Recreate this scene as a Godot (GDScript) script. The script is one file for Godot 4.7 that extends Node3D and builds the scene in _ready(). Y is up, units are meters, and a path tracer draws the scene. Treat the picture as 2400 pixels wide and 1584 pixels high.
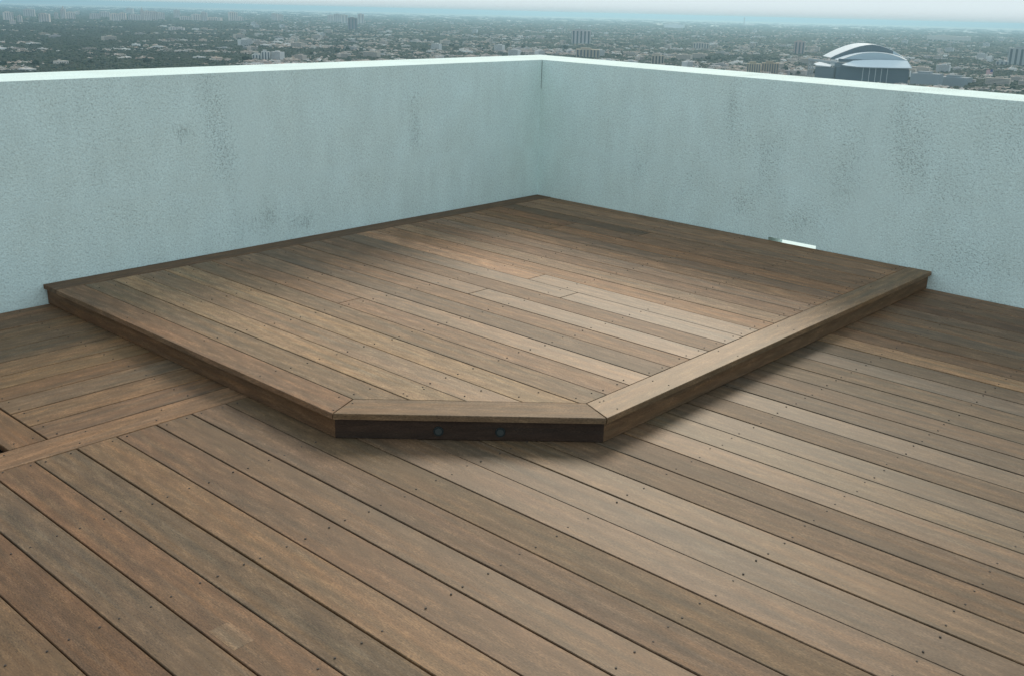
extends Node3D
# Rooftop timber deck with a raised corner platform, stucco parapets and a hazy city far below.
# Deck coordinates: x along the right wall, z along the left wall, y up, origin in the corner at deck level.

const TURN := Basis(Vector3(0.99985258, -0.01716981, -0.00008175), Vector3(0.01716981, 0.99980725, 0.00952111), Vector3(-0.00008175, -0.00952111, 0.99995467))  # the roof falls slightly towards its drain
const EYE := Vector3(4.9248, 1.3808, 5.7708)
const GROUND := -165.0
const TOP := 0.1003          # platform top above the deck
const WALL := 1.0607
var rng := RandomNumberGenerator.new()
var used := {}
var wood := []
var M := {}


func _ready() -> void:
	rng.seed = 20240611
	# ---------------------------------------------------------------- camera, sky, sun, exposure
	var cam := Camera3D.new()
	cam.name = "camera"
	cam.fov = 36.2273
	cam.near = 0.05
	cam.far = 120000.0
	cam.transform = Transform3D(Basis(Vector3(0.74173483, 0.02383161, -0.67026972), Vector3(-0.21885754, 0.95326437, -0.20829888), Vector3(0.63398014, 0.30119612, 0.7122851)), EYE)
	add_child(cam)
	cam.current = true
	var env := Environment.new()
	var sky := Sky.new()
	var sm := ProceduralSkyMaterial.new()
	sm.sky_horizon_color = Color(0.76, 0.86, 0.89).linear_to_srgb()
	sm.sky_top_color = Color(0.56, 0.70, 0.80).linear_to_srgb()
	sm.sky_curve = 0.16
	sm.ground_horizon_color = Color(0.30, 0.36, 0.38).linear_to_srgb()
	sm.ground_bottom_color = Color(0.10, 0.12, 0.12).linear_to_srgb()
	sm.sun_angle_max = 20.0
	sm.sun_curve = 0.15
	sky.sky_material = sm
	env.background_mode = Environment.BG_SKY
	env.sky = sky
	env.tonemap_mode = Environment.TONE_MAPPER_LINEAR
	env.tonemap_exposure = 1.0
	env.sdfgi_enabled = true
	env.ssao_enabled = true
	env.ssil_enabled = true
	env.volumetric_fog_enabled = true
	env.volumetric_fog_albedo = Color(0.49, 0.80, 0.98).linear_to_srgb()
	env.volumetric_fog_density = 0.00005
	env.volumetric_fog_anisotropy = 0.6
	var we := WorldEnvironment.new()
	we.name = "environment"
	we.environment = env
	add_child(we)
	var sun := DirectionalLight3D.new()
	sun.name = "sun"
	sun.light_energy = 0.8
	sun.light_color = Color(1.0, 0.94, 0.85)
	sun.light_angular_distance = 20.0
	sun.shadow_enabled = true
	add_child(sun)
	var to_sun := (TURN * Vector3(-0.085, 0.1056, -0.14)).normalized()
	sun.look_at_from_position(to_sun * 10.0, Vector3.ZERO, Vector3.UP)
	# ---------------------------------------------------------------- scene
	materials()
	roof()
	walls()
	lower_deck()
	platform()
	city()


# ==================================================================== helpers
func numbered(called: String) -> String:
	var n: int = used.get(called, 0)
	used[called] = n + 1
	return called if n == 0 else "%s_%03d" % [called, n]


func tag(o: Node, label := "", category := "", group := "", kind := "") -> void:
	if label: o.set_meta("label", label)
	if category: o.set_meta("category", category)
	if group: o.set_meta("group", group)
	if kind: o.set_meta("kind", kind)


func thing(called: String, label: String, category: String, at := Vector3.ZERO, group := "") -> Node3D:
	var o := Node3D.new()
	o.name = numbered(called)
	o.position = at
	add_child(o)
	tag(o, label, category, group)
	return o


func begin() -> SurfaceTool:
	var st := SurfaceTool.new()
	st.begin(Mesh.PRIMITIVE_TRIANGLES)
	return st


func put(called: String, mesh: Mesh, mat: Material, parent: Node) -> MeshInstance3D:
	var o := MeshInstance3D.new()
	o.name = called
	o.mesh = mesh
	if mat: o.material_override = mat
	parent.add_child(o, true)
	return o


func part(called: String, st: SurfaceTool, mat: Material, parent: Node) -> MeshInstance3D:
	return put(called, st.commit(), mat, parent)


# a flat convex face, turned so that it looks away from «inside»
func face(st: SurfaceTool, v: Array, inside: Vector3, uv: Array = [], col := Color.WHITE) -> void:
	var mid := Vector3.ZERO
	for p in v: mid += p
	mid /= v.size()
	var n := Vector3.ZERO
	for i in v.size():
		n += (v[i] - mid).cross(v[(i + 1) % v.size()] - mid)
	if n.length() < 1e-12: return
	n = n.normalized()
	var flip: bool = n.dot(mid - inside) < 0.0
	if flip: n = -n
	for i in range(1, v.size() - 1):
		var order := [0, i, i + 1] if flip else [0, i + 1, i]
		for k in order:
			st.set_normal(n)
			st.set_color(col)
			st.set_uv(uv[k] if uv.size() else Vector2.ZERO)
			st.add_vertex(v[k])


func box(st: SurfaceTool, lo: Vector3, hi: Vector3, col := Color.WHITE, skip := "") -> void:
	var c := (lo + hi) * 0.5
	var p := []
	for i in 8:
		p.append(Vector3(hi.x if i & 1 else lo.x, hi.y if i & 2 else lo.y, hi.z if i & 4 else lo.z))
	var sides := {"w": [0, 2, 6, 4], "e": [1, 3, 7, 5], "d": [0, 1, 5, 4], "u": [2, 3, 7, 6], "n": [0, 1, 3, 2], "s": [4, 5, 7, 6]}
	for k in sides:
		if not skip.contains(k):
			var q: Array = sides[k].map(func(i): return p[i])
			var uv := q.map(func(v): return Vector2(v.z if k in "we" else v.x, v.z if k in "ud" else v.y))
			face(st, q, c, uv, col)


func lin(r: float, g: float, b: float) -> Color:
	return Color(r, g, b).linear_to_srgb()


func plain(c: Color, rough := 0.8, metal := 0.0) -> StandardMaterial3D:
	var m := StandardMaterial3D.new()
	m.albedo_color = c
	m.roughness = rough
	m.metallic = metal
	return m


func noise(sd: int, freq: float, w: int, h: int, octaves := 3) -> Image:
	var f := FastNoiseLite.new()
	f.seed = sd
	f.noise_type = FastNoiseLite.TYPE_SIMPLEX_SMOOTH
	f.frequency = freq
	f.fractal_octaves = octaves
	return f.get_seamless_image(w, h, false, false, 0.12, true)


func stretched(sd: int, freq: float, w: int, h: int, W: int, H: int, octaves := 3) -> PackedByteArray:
	var im := noise(sd, freq, w, h, octaves)
	im.resize(W, H, Image.INTERPOLATE_CUBIC)
	im.convert(Image.FORMAT_L8)
	return im.get_data()


# ==================================================================== materials
func wood_texture(sd: int) -> Array:
	var W := 2048
	var H := 512
	var fibre := stretched(sd, 0.42, 256, 512, W, H, 2)
	var streak := stretched(sd + 1, 0.075, 64, 512, W, H, 3)
	var blotch := stretched(sd + 2, 0.032, 512, 512, W, H, 4)
	var grey := stretched(sd + 3, 0.022, 256, 256, W, H, 4)
	var grain := stretched(sd + 4, 0.27, 1024, 512, W, H, 2)
	var wide := stretched(sd + 5, 0.018, 128, 512, W, H, 2)
	var out := PackedByteArray()
	out.resize(W * H * 3)
	var bump := PackedByteArray()
	bump.resize(W * H)
	var r := RandomNumberGenerator.new()
	r.seed = sd
	for i in W * H:
		var f := (fibre[i] - 128) / 255.0
		var s := (streak[i] - 128) / 255.0
		var b := (blotch[i] - 128) / 255.0
		var g := grey[i] / 255.0
		var n := (grain[i] - 128) / 255.0
		var wv := (wide[i] - 128) / 255.0
		var v := 0.78 + 0.16 * f + 0.06 * s + 0.20 * b + 0.24 * n + 0.09 * wv
		v += 0.09 * clampf((0.6 * b + 0.6 * f + 0.3 * n - 0.10) * 5.0, 0.0, 1.0)
		if f < -0.20 and n < -0.04: v *= 0.86
		var red := v * (1.0 + 0.07 * wv - 0.05 * s)
		var blue := v * (1.0 - 0.10 * wv + 0.10 * s)
		var green := v * (1.0 - 0.02 * wv)
		var m := clampf((g - 0.48) * 1.8, 0.0, 0.42)
		var gv := v * 1.035
		red = lerpf(red, gv * 0.985, m)
		green = lerpf(green, gv * 0.975, m)
		blue = lerpf(blue, gv * 1.0, m)
		out[i * 3] = clampi(int(red * 255.0), 0, 255)
		out[i * 3 + 1] = clampi(int(green * 255.0), 0, 255)
		out[i * 3 + 2] = clampi(int(blue * 255.0), 0, 255)
		bump[i] = clampi(int(128.0 + 90.0 * f + 60.0 * n + 20.0 * s), 0, 255)
	var im := Image.create_from_data(W, H, false, Image.FORMAT_RGB8, out)
	# pale scuffs left by shoes and furniture
	for k in 44:
		var p := Vector2(r.randf() * W, r.randf() * H)
		var d := Vector2.from_angle(r.randf() * TAU) * Vector2(1.4, 1.0)
		for j in int(r.randf_range(8, 38)):
			p += d
			d = d.rotated(r.randf_range(-0.12, 0.14))
			if r.randf() < 0.6:
				var x := posmod(int(p.x), W)
				var y := posmod(int(p.y), H)
				im.set_pixel(x, y, im.get_pixel(x, y).lerp(Color(1, 1, 0.97), r.randf_range(0.2, 0.6)))
	return [ImageTexture.create_from_image(im), ImageTexture.create_from_image(Image.create_from_data(W, H, false, Image.FORMAT_L8, bump))]


# stucco of one wall, 4.4 m long and WALL high: fine float texture, rough patches with short dark drag marks, faint runs
func stucco(sd: int, patches: Array) -> Array:
	var W := 2048
	var H := 512
	var speck := stretched(sd, 0.19, 2048, 512, W, H, 2)
	var run := stretched(sd + 1, 0.03, 1024, 64, W, H, 3)
	var cloud := stretched(sd + 2, 0.012, 1024, 256, W, H, 4)
	var mid := stretched(sd + 3, 0.10, 2048, 512, W, H, 3)
	var rough := PackedFloat32Array()
	rough.resize(W * H)
	for p in patches:
		var cx: float = p[0] / 4.4 * W
		var cy: float = (1.0 - p[1] / WALL) * H
		var rx: float = p[2] / 4.4 * W
		var ry: float = p[3] / WALL * H
		for y in range(maxi(0, int(cy - ry * 2)), mini(H, int(cy + ry * 2))):
			for x in range(maxi(0, int(cx - rx * 2)), mini(W, int(cx + rx * 2))):
				var e := pow((x - cx) / rx, 2) + pow((y - cy) / ry, 2)
				rough[y * W + x] += p[4] * exp(-e * 1.3)
	var out := PackedByteArray()
	out.resize(W * H * 3)
	var bump := PackedByteArray()
	bump.resize(W * H)
	for i in W * H:
		var s := (speck[i] - 128) / 255.0
		var m := (mid[i] - 128) / 255.0
		var c := (cloud[i] - 128) / 255.0
		var u := (run[i] - 128) / 255.0
		var k := rough[i]
		var v := 0.90 + 0.13 * s + 0.028 * c + 0.035 * u + 0.06 * m
		var pit := clampf((-0.45 * m - 0.75 * s - 0.18 + 0.12 * k) * 5.0, 0.0, 1.0) * clampf(0.35 + k, 0.0, 1.0)
		v -= 0.075 * pit + 0.010 * k
		var t := 0.008 * c
		out[i * 3] = clampi(int((v - t) * 255.0), 0, 255)
		out[i * 3 + 1] = clampi(int(v * 255.0), 0, 255)
		out[i * 3 + 2] = clampi(int((v + t) * 255.0), 0, 255)
		bump[i] = clampi(int(128.0 + 70.0 * s + 55.0 * m - 60.0 * pit), 0, 255)
	# drag marks of the trowel: short dark strokes, steep and leaning
	var r := RandomNumberGenerator.new()
	r.seed = sd
	for p in patches:
		for j in int(75 * p[4] * (0.6 + p[2] * 3.0)):
			var x: float = (p[0] + r.randfn(0.0, 0.55) * p[2]) / 4.4 * W
			var y: float = (1.0 - (p[1] + r.randfn(0.0, 0.6) * p[3]) / WALL) * H
			var d := Vector2(r.randf_range(-0.1, 0.6), 1.0)
			var k := r.randf_range(0.03, 0.13)
			for q in int(r.randf_range(4, 17)):
				x += d.x
				y += d.y
				var a := posmod(int(x), W)
				if y < 1 or y >= H - 1: continue
				var at := int(y) * W + a
				for ch in 3:
					out[at * 3 + ch] = int(out[at * 3 + ch] * (1.0 - k))
				bump[at] = maxi(0, bump[at] - 70)
	var im := Image.create_from_data(W, H, false, Image.FORMAT_RGB8, out)
	return [ImageTexture.create_from_image(im), ImageTexture.create_from_image(Image.create_from_data(W, H, false, Image.FORMAT_L8, bump))]


func materials() -> void:
	for k in 3:
		var t := wood_texture(100 + k * 17)
		for rough in [0.56, 0.66]:
			var m := StandardMaterial3D.new()
			m.resource_name = "weathered hardwood"
			m.albedo_texture = t[0]
			m.vertex_color_use_as_albedo = true
			m.roughness = rough
			m.metallic_specular = 0.40
			m.heightmap_enabled = true
			m.heightmap_texture = t[1]
			m.heightmap_scale = 0.06
			wood.append(m)
	var L := [[2.68, 0.95, 0.10, 0.20, 0.8], [2.66, 0.75, 0.07, 0.15, 0.9], [2.60, 0.58, 0.08, 0.16, 1.1], [1.23, 0.83, 0.05, 0.14, 0.9], [1.21, 0.62, 0.06, 0.10, 1.0], [2.86, 0.78, 0.05, 0.03, 0.9], [2.36, 0.26, 0.12, 0.08, 0.9], [2.13, 0.20, 0.10, 0.06, 1.0], [2.5, 0.22, 0.20, 0.10, 0.6], [3.35, 0.95, 0.25, 0.2, 0.35], [1.7, 0.4, 0.4, 0.3, 0.3], [3.2, 0.4, 0.35, 0.3, 0.35]]
	var Rr := [[1.56, 0.90, 0.05, 0.16, 1.0], [1.60, 0.74, 0.10, 0.16, 0.7], [0.90, 0.44, 0.10, 0.14, 0.9], [1.84, 0.66, 0.16, 0.12, 0.9], [1.84, 0.46, 0.12, 0.12, 0.8], [2.38, 0.70, 0.12, 0.16, 1.0], [2.34, 0.5, 0.12, 0.12, 0.9], [2.66, 0.9, 0.12, 0.22, 1.0], [2.72, 0.68, 0.14, 0.16, 0.9], [1.69, 0.3, 0.10, 0.09, 0.9], [2.1, 0.26, 0.16, 0.10, 0.8], [1.35, 0.44, 0.2, 0.2, 0.5], [2.95, 0.5, 0.2, 0.25, 0.6], [3.2, 0.9, 0.2, 0.2, 0.6], [2.2, 0.9, 0.5, 0.12, 0.35], [0.6, 0.7, 0.25, 0.25, 0.25], [3.1, 0.2, 0.3, 0.12, 0.7]]
	for w in [["stucco_left", 7, L], ["stucco_right", 57, Rr]]:
		var t := stucco(w[1], w[2])
		var m := StandardMaterial3D.new()
		m.resource_name = "painted stucco"
		m.albedo_texture = t[0]
		m.albedo_color = lin(0.945, 1.115, 1.06)
		m.roughness = 0.9
		m.metallic_specular = 0.3
		m.heightmap_enabled = true
		m.heightmap_texture = t[1]
		m.heightmap_scale = 0.5
		m.uv1_scale = Vector3(1 / 4.4, -1 / WALL, 1)
		m.uv1_offset = Vector3(0, 1, 0)
		M[w[0]] = m
	M.metal = plain(lin(0.030, 0.036, 0.035), 0.6, 0.0)
	M.screw = plain(lin(0.050, 0.038, 0.030), 0.7, 0.0)
	M.lens = plain(lin(0.060, 0.066, 0.062), 0.85)
	M.lens.metallic_specular = 0.2
	M.metal.metallic_specular = 0.2
	M.slab = plain(lin(0.06, 0.06, 0.06), 0.95)
	M.white = plain(lin(0.66, 0.78, 0.79), 0.85)
	M.vertex = plain(Color.WHITE, 0.9)
	M.vertex.vertex_color_use_as_albedo = true


# ==================================================================== the roof: slab, walls
func roofed(o: Node3D) -> Node3D:
	o.transform = Transform3D(TURN, TURN * o.position)
	return o


func roof() -> void:
	var t := roofed(thing("apartment_tower", "tall tower under the timber deck, with a white ledge outside the parapet", "building"))
	var st := begin()
	box(st, Vector3(-0.43, -0.42, -0.43), Vector3(9.0, -0.12, 9.0))
	part("roof_slab", st, M.slab, t)
	st = begin()
	box(st, Vector3(-1.25, -0.34, -1.25), Vector3(-0.435, -0.1, 9.0))
	box(st, Vector3(-0.435, -0.34, -1.25), Vector3(9.0, -0.1, -0.435))
	part("ledge", st, M.white, t)
	st = begin()
	box(st, Vector3(-0.4, GROUND + 0.5, -0.4), Vector3(30.0, -0.425, 30.0))
	part("wall", st, M.white, t)


func walls() -> void:
	var left := roofed(thing("parapet_wall", "pale blue-white stucco parapet wall on the left, with vertical dark drag marks near its top", "wall"))
	var st := begin()
	box(st, Vector3(-0.406, -0.12, -0.45), Vector3(0, WALL, 9.0))
	part("stucco_face", st, M.stucco_left, left)
	st = begin()
	box(st, Vector3(0.0005, 0.86, 0.0005), Vector3(0.0025, WALL - 0.004, 0.0025))
	part("corner_joint", st, plain(lin(0.24, 0.31, 0.30), 0.9), left)
	var right := roofed(thing("parapet_wall", "pale stucco parapet wall on the right, with a drain slot at platform level", "wall"))
	st = begin()
	var a := 1.90
	var b := 2.22
	var h := 0.117
	var out := a - 0.13                       # the slot widens towards the outside
	var mid := Vector3(1.0, 0.0, -0.2)
	var low := -0.12
	for q in [[Vector3(0, low, 0), Vector3(a, low, 0), Vector3(a, h, 0), Vector3(0, h, 0)], [Vector3(a, low, 0), Vector3(out, low, -0.45), Vector3(out, h, -0.45), Vector3(a, h, 0)], [Vector3(0, low, -0.45), Vector3(out, low, -0.45), Vector3(out, h, -0.45), Vector3(0, h, -0.45)]]:
		face(st, q, mid, q.map(func(v): return Vector2(v.x - v.z, v.y)))
	box(st, Vector3(b, -0.12, -0.45), Vector3(9.0, h, 0))
	box(st, Vector3(0.0, h, -0.45), Vector3(9.0, WALL, 0), Color.WHITE, "w")
	part("stucco_face", st, M.stucco_right, right)


# ==================================================================== boards
# One board from a convex outline given as (x, z) pairs, its top at «y», with eased edges. «dir» is the run of the grain.
func plank(parent: Node3D, outline: Array, y: float, thick: float, dir: Vector2, tint: Color, pick := -1, called := "plank", upright := false) -> MeshInstance3D:
	var st := begin()
	var mid := Vector2.ZERO
	for p in outline: mid += p
	mid /= outline.size()
	var across := Vector2(-dir.y, dir.x)
	var lo := 1e9
	var hi := -1e9
	for p in outline:
		lo = minf(lo, p.dot(across))
		hi = maxf(hi, p.dot(across))
	var width := maxf(hi - lo, 0.02)
	var row := rng.randi_range(0, 3)
	var off := rng.randf()
	var turned := rng.randf() < 0.5
	var uvf := func(p: Vector3) -> Vector2:
		var q := Vector2(p.x, p.z)
		var t := clampf((q.dot(across) - lo) / width, 0.0, 1.0)
		if turned: t = 1.0 - t
		return Vector2(q.dot(dir) / 2.9 + off, (row + 0.03 + 0.94 * t * minf(1.0, width / 0.13)) * 0.25)
	var e := 0.0018
	# inset outline: move every edge inward by e
	var n := outline.size()
	var area := 0.0
	for i in n: area += (outline[i] as Vector2).cross(outline[(i + 1) % n])
	var sgn := signf(area)
	var inner := []
	for i in n:
		var p0: Vector2 = outline[(i + n - 1) % n]
		var p1: Vector2 = outline[i]
		var p2: Vector2 = outline[(i + 1) % n]
		var d1 := (p1 - p0).normalized()
		var d2 := (p2 - p1).normalized()
		var n1 := Vector2(-d1.y, d1.x) * sgn
		var n2 := Vector2(-d2.y, d2.x) * sgn
		var bis := (n1 + n2).normalized()
		inner.append(p1 + bis * e / maxf(0.3, bis.dot(n1)))
	var c := Vector3(mid.x, y - thick * 0.5, mid.y)
	var top := []
	for p in inner: top.append(Vector3(p.x, y, p.y))
	face(st, top, c, top.map(uvf), tint)
	for i in n:
		var k := (i + 1) % n
		var o1 := Vector3(outline[i].x, y - e, outline[i].y)
		var o2 := Vector3(outline[k].x, y - e, outline[k].y)
		var q := [top[i], top[k], o2, o1]
		face(st, q, c, q.map(uvf), tint)
		var down := Vector3(0, thick - e, 0)
		q = [o1, o2, o2 - down, o1 - down]
		var uvs := q.map(func(p): return uvf.call(p) + Vector2(0, 0.0 if p.y > y - thick * 0.5 else 0.03))
		face(st, q, c, uvs, tint)
	var bottom := []
	for p in outline: bottom.append(Vector3(p.x, y - thick, p.y))
	face(st, bottom, c, bottom.map(uvf), tint)
	return part(called, st, wood[pick if pick >= 0 else rng.randi_range(0, 5)], parent)


func rect(x0: float, x1: float, z0: float, z1: float) -> Array:
	return [Vector2(x0, z0), Vector2(x1, z0), Vector2(x1, z1), Vector2(x0, z1)]


# the woods that the boards were cut from, as real base colours over the texture's mean
func tone(k: int) -> Color:
	var c: Vector3 = [Vector3(0.225, 0.158, 0.108), Vector3(0.265, 0.190, 0.132), Vector3(0.215, 0.165, 0.124), Vector3(0.165, 0.118, 0.084), Vector3(0.280, 0.200, 0.148), Vector3(0.340, 0.262, 0.185), Vector3(0.238, 0.158, 0.102), Vector3(0.200, 0.165, 0.138), Vector3(0.195, 0.128, 0.088)][k]
	c *= Vector3(0.805, 0.64, 0.462) * rng.randf_range(0.92, 1.08) / 0.60
	return Color(c.x, c.y * rng.randf_range(0.985, 1.015), c.z * rng.randf_range(0.96, 1.04))


func pick_tone(weights: Array) -> Color:
	var total := 0.0
	for w in weights: total += w
	var r := rng.randf() * total
	for k in weights.size():
		r -= weights[k]
		if r <= 0.0: return tone(k)
	return tone(0)


func screw_heads(parent: Node3D, spots: Array, y: float) -> void:
	var head := CylinderMesh.new()
	head.top_radius = 0.0028
	head.bottom_radius = 0.0033
	head.height = 0.003
	head.radial_segments = 8
	head.rings = 0
	var mm := MultiMesh.new()
	mm.transform_format = MultiMesh.TRANSFORM_3D
	mm.mesh = head
	spots = spots.filter(func(_p): return rng.randf() > 0.06)
	mm.instance_count = spots.size()
	for i in spots.size():
		var p: Vector2 = spots[i]
		mm.set_instance_transform(i, Transform3D(Basis(), Vector3(p.x + rng.randfn(0, 0.005), y + 0.0004, p.y + rng.randfn(0, 0.0035))))
	var o := MultiMeshInstance3D.new()
	o.name = "screw_heads"
	o.multimesh = mm
	o.material_override = M.screw
	parent.add_child(o, true)
	tag(o, "", "", "", "stuff")


func lower_deck() -> void:
	var d := Node3D.new()
	d.name = numbered("timber_deck")
	add_child(d)
	roofed(d)
	tag(d, "weathered hardwood deck of parallel boards around the raised platform", "", "", "structure")
	var seams := [0.0805, 0.2013]
	for k in range(21, -1, -1): seams.append(3.305 - 0.1411 * k)
	seams.append_array([3.455, 3.606, 3.757, 3.902, 4.046, 4.196, 4.341, 4.4845, 4.624, 4.76, 4.897])
	var zz := 4.897
	while zz < 7.6:
		zz += 0.143
		seams.append(zz)
	var spots := []
	var rows := []
	for k in 12: rows.append(1.703 + 0.5045 * k)
	var forced := {1: 3, 2: 3, 3: 7, 4: 1, 5: 7, 6: 2, 7: 0, 8: 5, 9: 2, 10: 7, 11: 1, 12: 2, 13: 4, 14: 7, 15: 2, 16: 1, 17: 2, 18: 5, 19: 1, 20: 2, 21: 1, 22: 4, 23: 2, 24: 4, 25: 1, 26: 4, 27: 2, 28: 0, 29: 1, 30: 7, 31: 6, 32: 7, 33: 8, 34: 0, 35: 8, 36: 3}
	for i in range(-1, seams.size() - 1):
		var z0: float = seams[i] if i >= 0 else 0.004
		var z1: float = seams[i + 1]
		var x0 := 1.682
		if z0 < 3.55: x0 = 2.0
		var gap := rng.randf_range(0.0018, 0.0034)
		var y := rng.randf_range(-0.0012, 0.0008)
		if i == 31: y = 0.0
		var x1 := 6.05 + rng.randf_range(-0.02, 0.02)
		var col: Color = tone(forced[i]) if forced.has(i) else pick_tone([4, 3, 4, 2, 1, 0.5, 2, 2])
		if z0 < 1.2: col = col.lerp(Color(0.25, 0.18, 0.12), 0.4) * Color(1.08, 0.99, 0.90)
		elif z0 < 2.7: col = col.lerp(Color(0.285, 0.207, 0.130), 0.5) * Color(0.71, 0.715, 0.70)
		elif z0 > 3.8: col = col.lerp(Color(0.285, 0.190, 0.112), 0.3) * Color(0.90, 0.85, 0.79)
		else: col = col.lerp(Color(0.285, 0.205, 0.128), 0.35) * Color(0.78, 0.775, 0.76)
		var outer := rect(x0, x1, z0 + gap, z1 - gap)
		if z0 < 3.55 and z0 > 1.0:
			outer = rect(1.75, x1, z0 + gap, z1 - gap)
		plank(d, outer, y, 0.022, Vector2(1, 0), col)
		plank(d, rect(x1 + 0.004, 9.0, z0 + gap, z1 - gap), y, 0.022, Vector2(1, 0), pick_tone([4, 3, 4, 2, 1, 0.5, 2, 2]))
		for r in rows:
			if r < outer[0].x: continue
			if z1 - z0 < 0.1:
				spots.append(Vector2(r, (z0 + z1) * 0.5))
			else:
				spots.append(Vector2(r, z0 + 0.029))
				spots.append(Vector2(r, z1 - 0.029))
	plank(d, rect(2.912, 3.026, 4.550, 4.613), 0.0004, 0.003, Vector2(1, 0), tone(5) * 0.82, 2, "pale_patch")
	# cross board between the two fields
	plank(d, rect(1.5425, 1.679, 3.60, 7.4), 0.0, 0.022, Vector2(0, 1), tone(1) * 1.12)
	for k in 7:
		var z := 3.92 + 0.1441 * 2.0 * k + 0.04
		spots.append(Vector2(1.571, z))
		spots.append(Vector2(1.651, z + 0.07))
	# boards along the left wall
	var bx := [0.004, 0.117, 0.256, 0.397, 0.5196, 0.6778, 0.8332, 0.965, 1.0947, 1.239, 1.3936, 1.5385]
	var bt := [0, 2, 1, 2, 2, 1, 1, 6, 2, 0, 0]
	for k in 11:
		var g := rng.randf_range(0.0015, 0.0032)
		plank(d, rect(bx[k] + g, bx[k + 1] - g, 3.58, 4.372), rng.randf_range(-0.0012, 0.0006), 0.022, Vector2(0, 1), tone(bt[k]))
		for z in [3.82, 4.33]:
			spots.append(Vector2(bx[k] + 0.029, z))
			spots.append(Vector2(bx[k + 1] - 0.029, z))
	# past their ends the boards turn again
	var ez := 4.379
	var ends := [4.510, 4.672, 4.843, 4.986, 5.129, 5.272, 5.415, 5.558]
	for k in ends.size() - 1:
		var z0: float = ez if k == 0 else ends[k] - 0.14 + 0.003
		var z1: float = ends[k] - 0.003
		plank(d, rect(0.006, 1.539, z0, z1), 0.0, 0.022, Vector2(1, 0), tone(6) if k == 0 else tone(0))
		spots.append(Vector2(1.50, z0 + 0.03))
		spots.append(Vector2(1.50, z1 - 0.03))
	screw_heads(d, spots, 0.0)
	# joists that carry the boards, seen only in the gaps
	for r in rows.slice(0, 9):
		var st := begin()
		box(st, Vector3(r - 0.022, -0.118, 0.05), Vector3(r + 0.022, -0.0245, 7.4))
		part("joist", st, M.slab, d)


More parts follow.
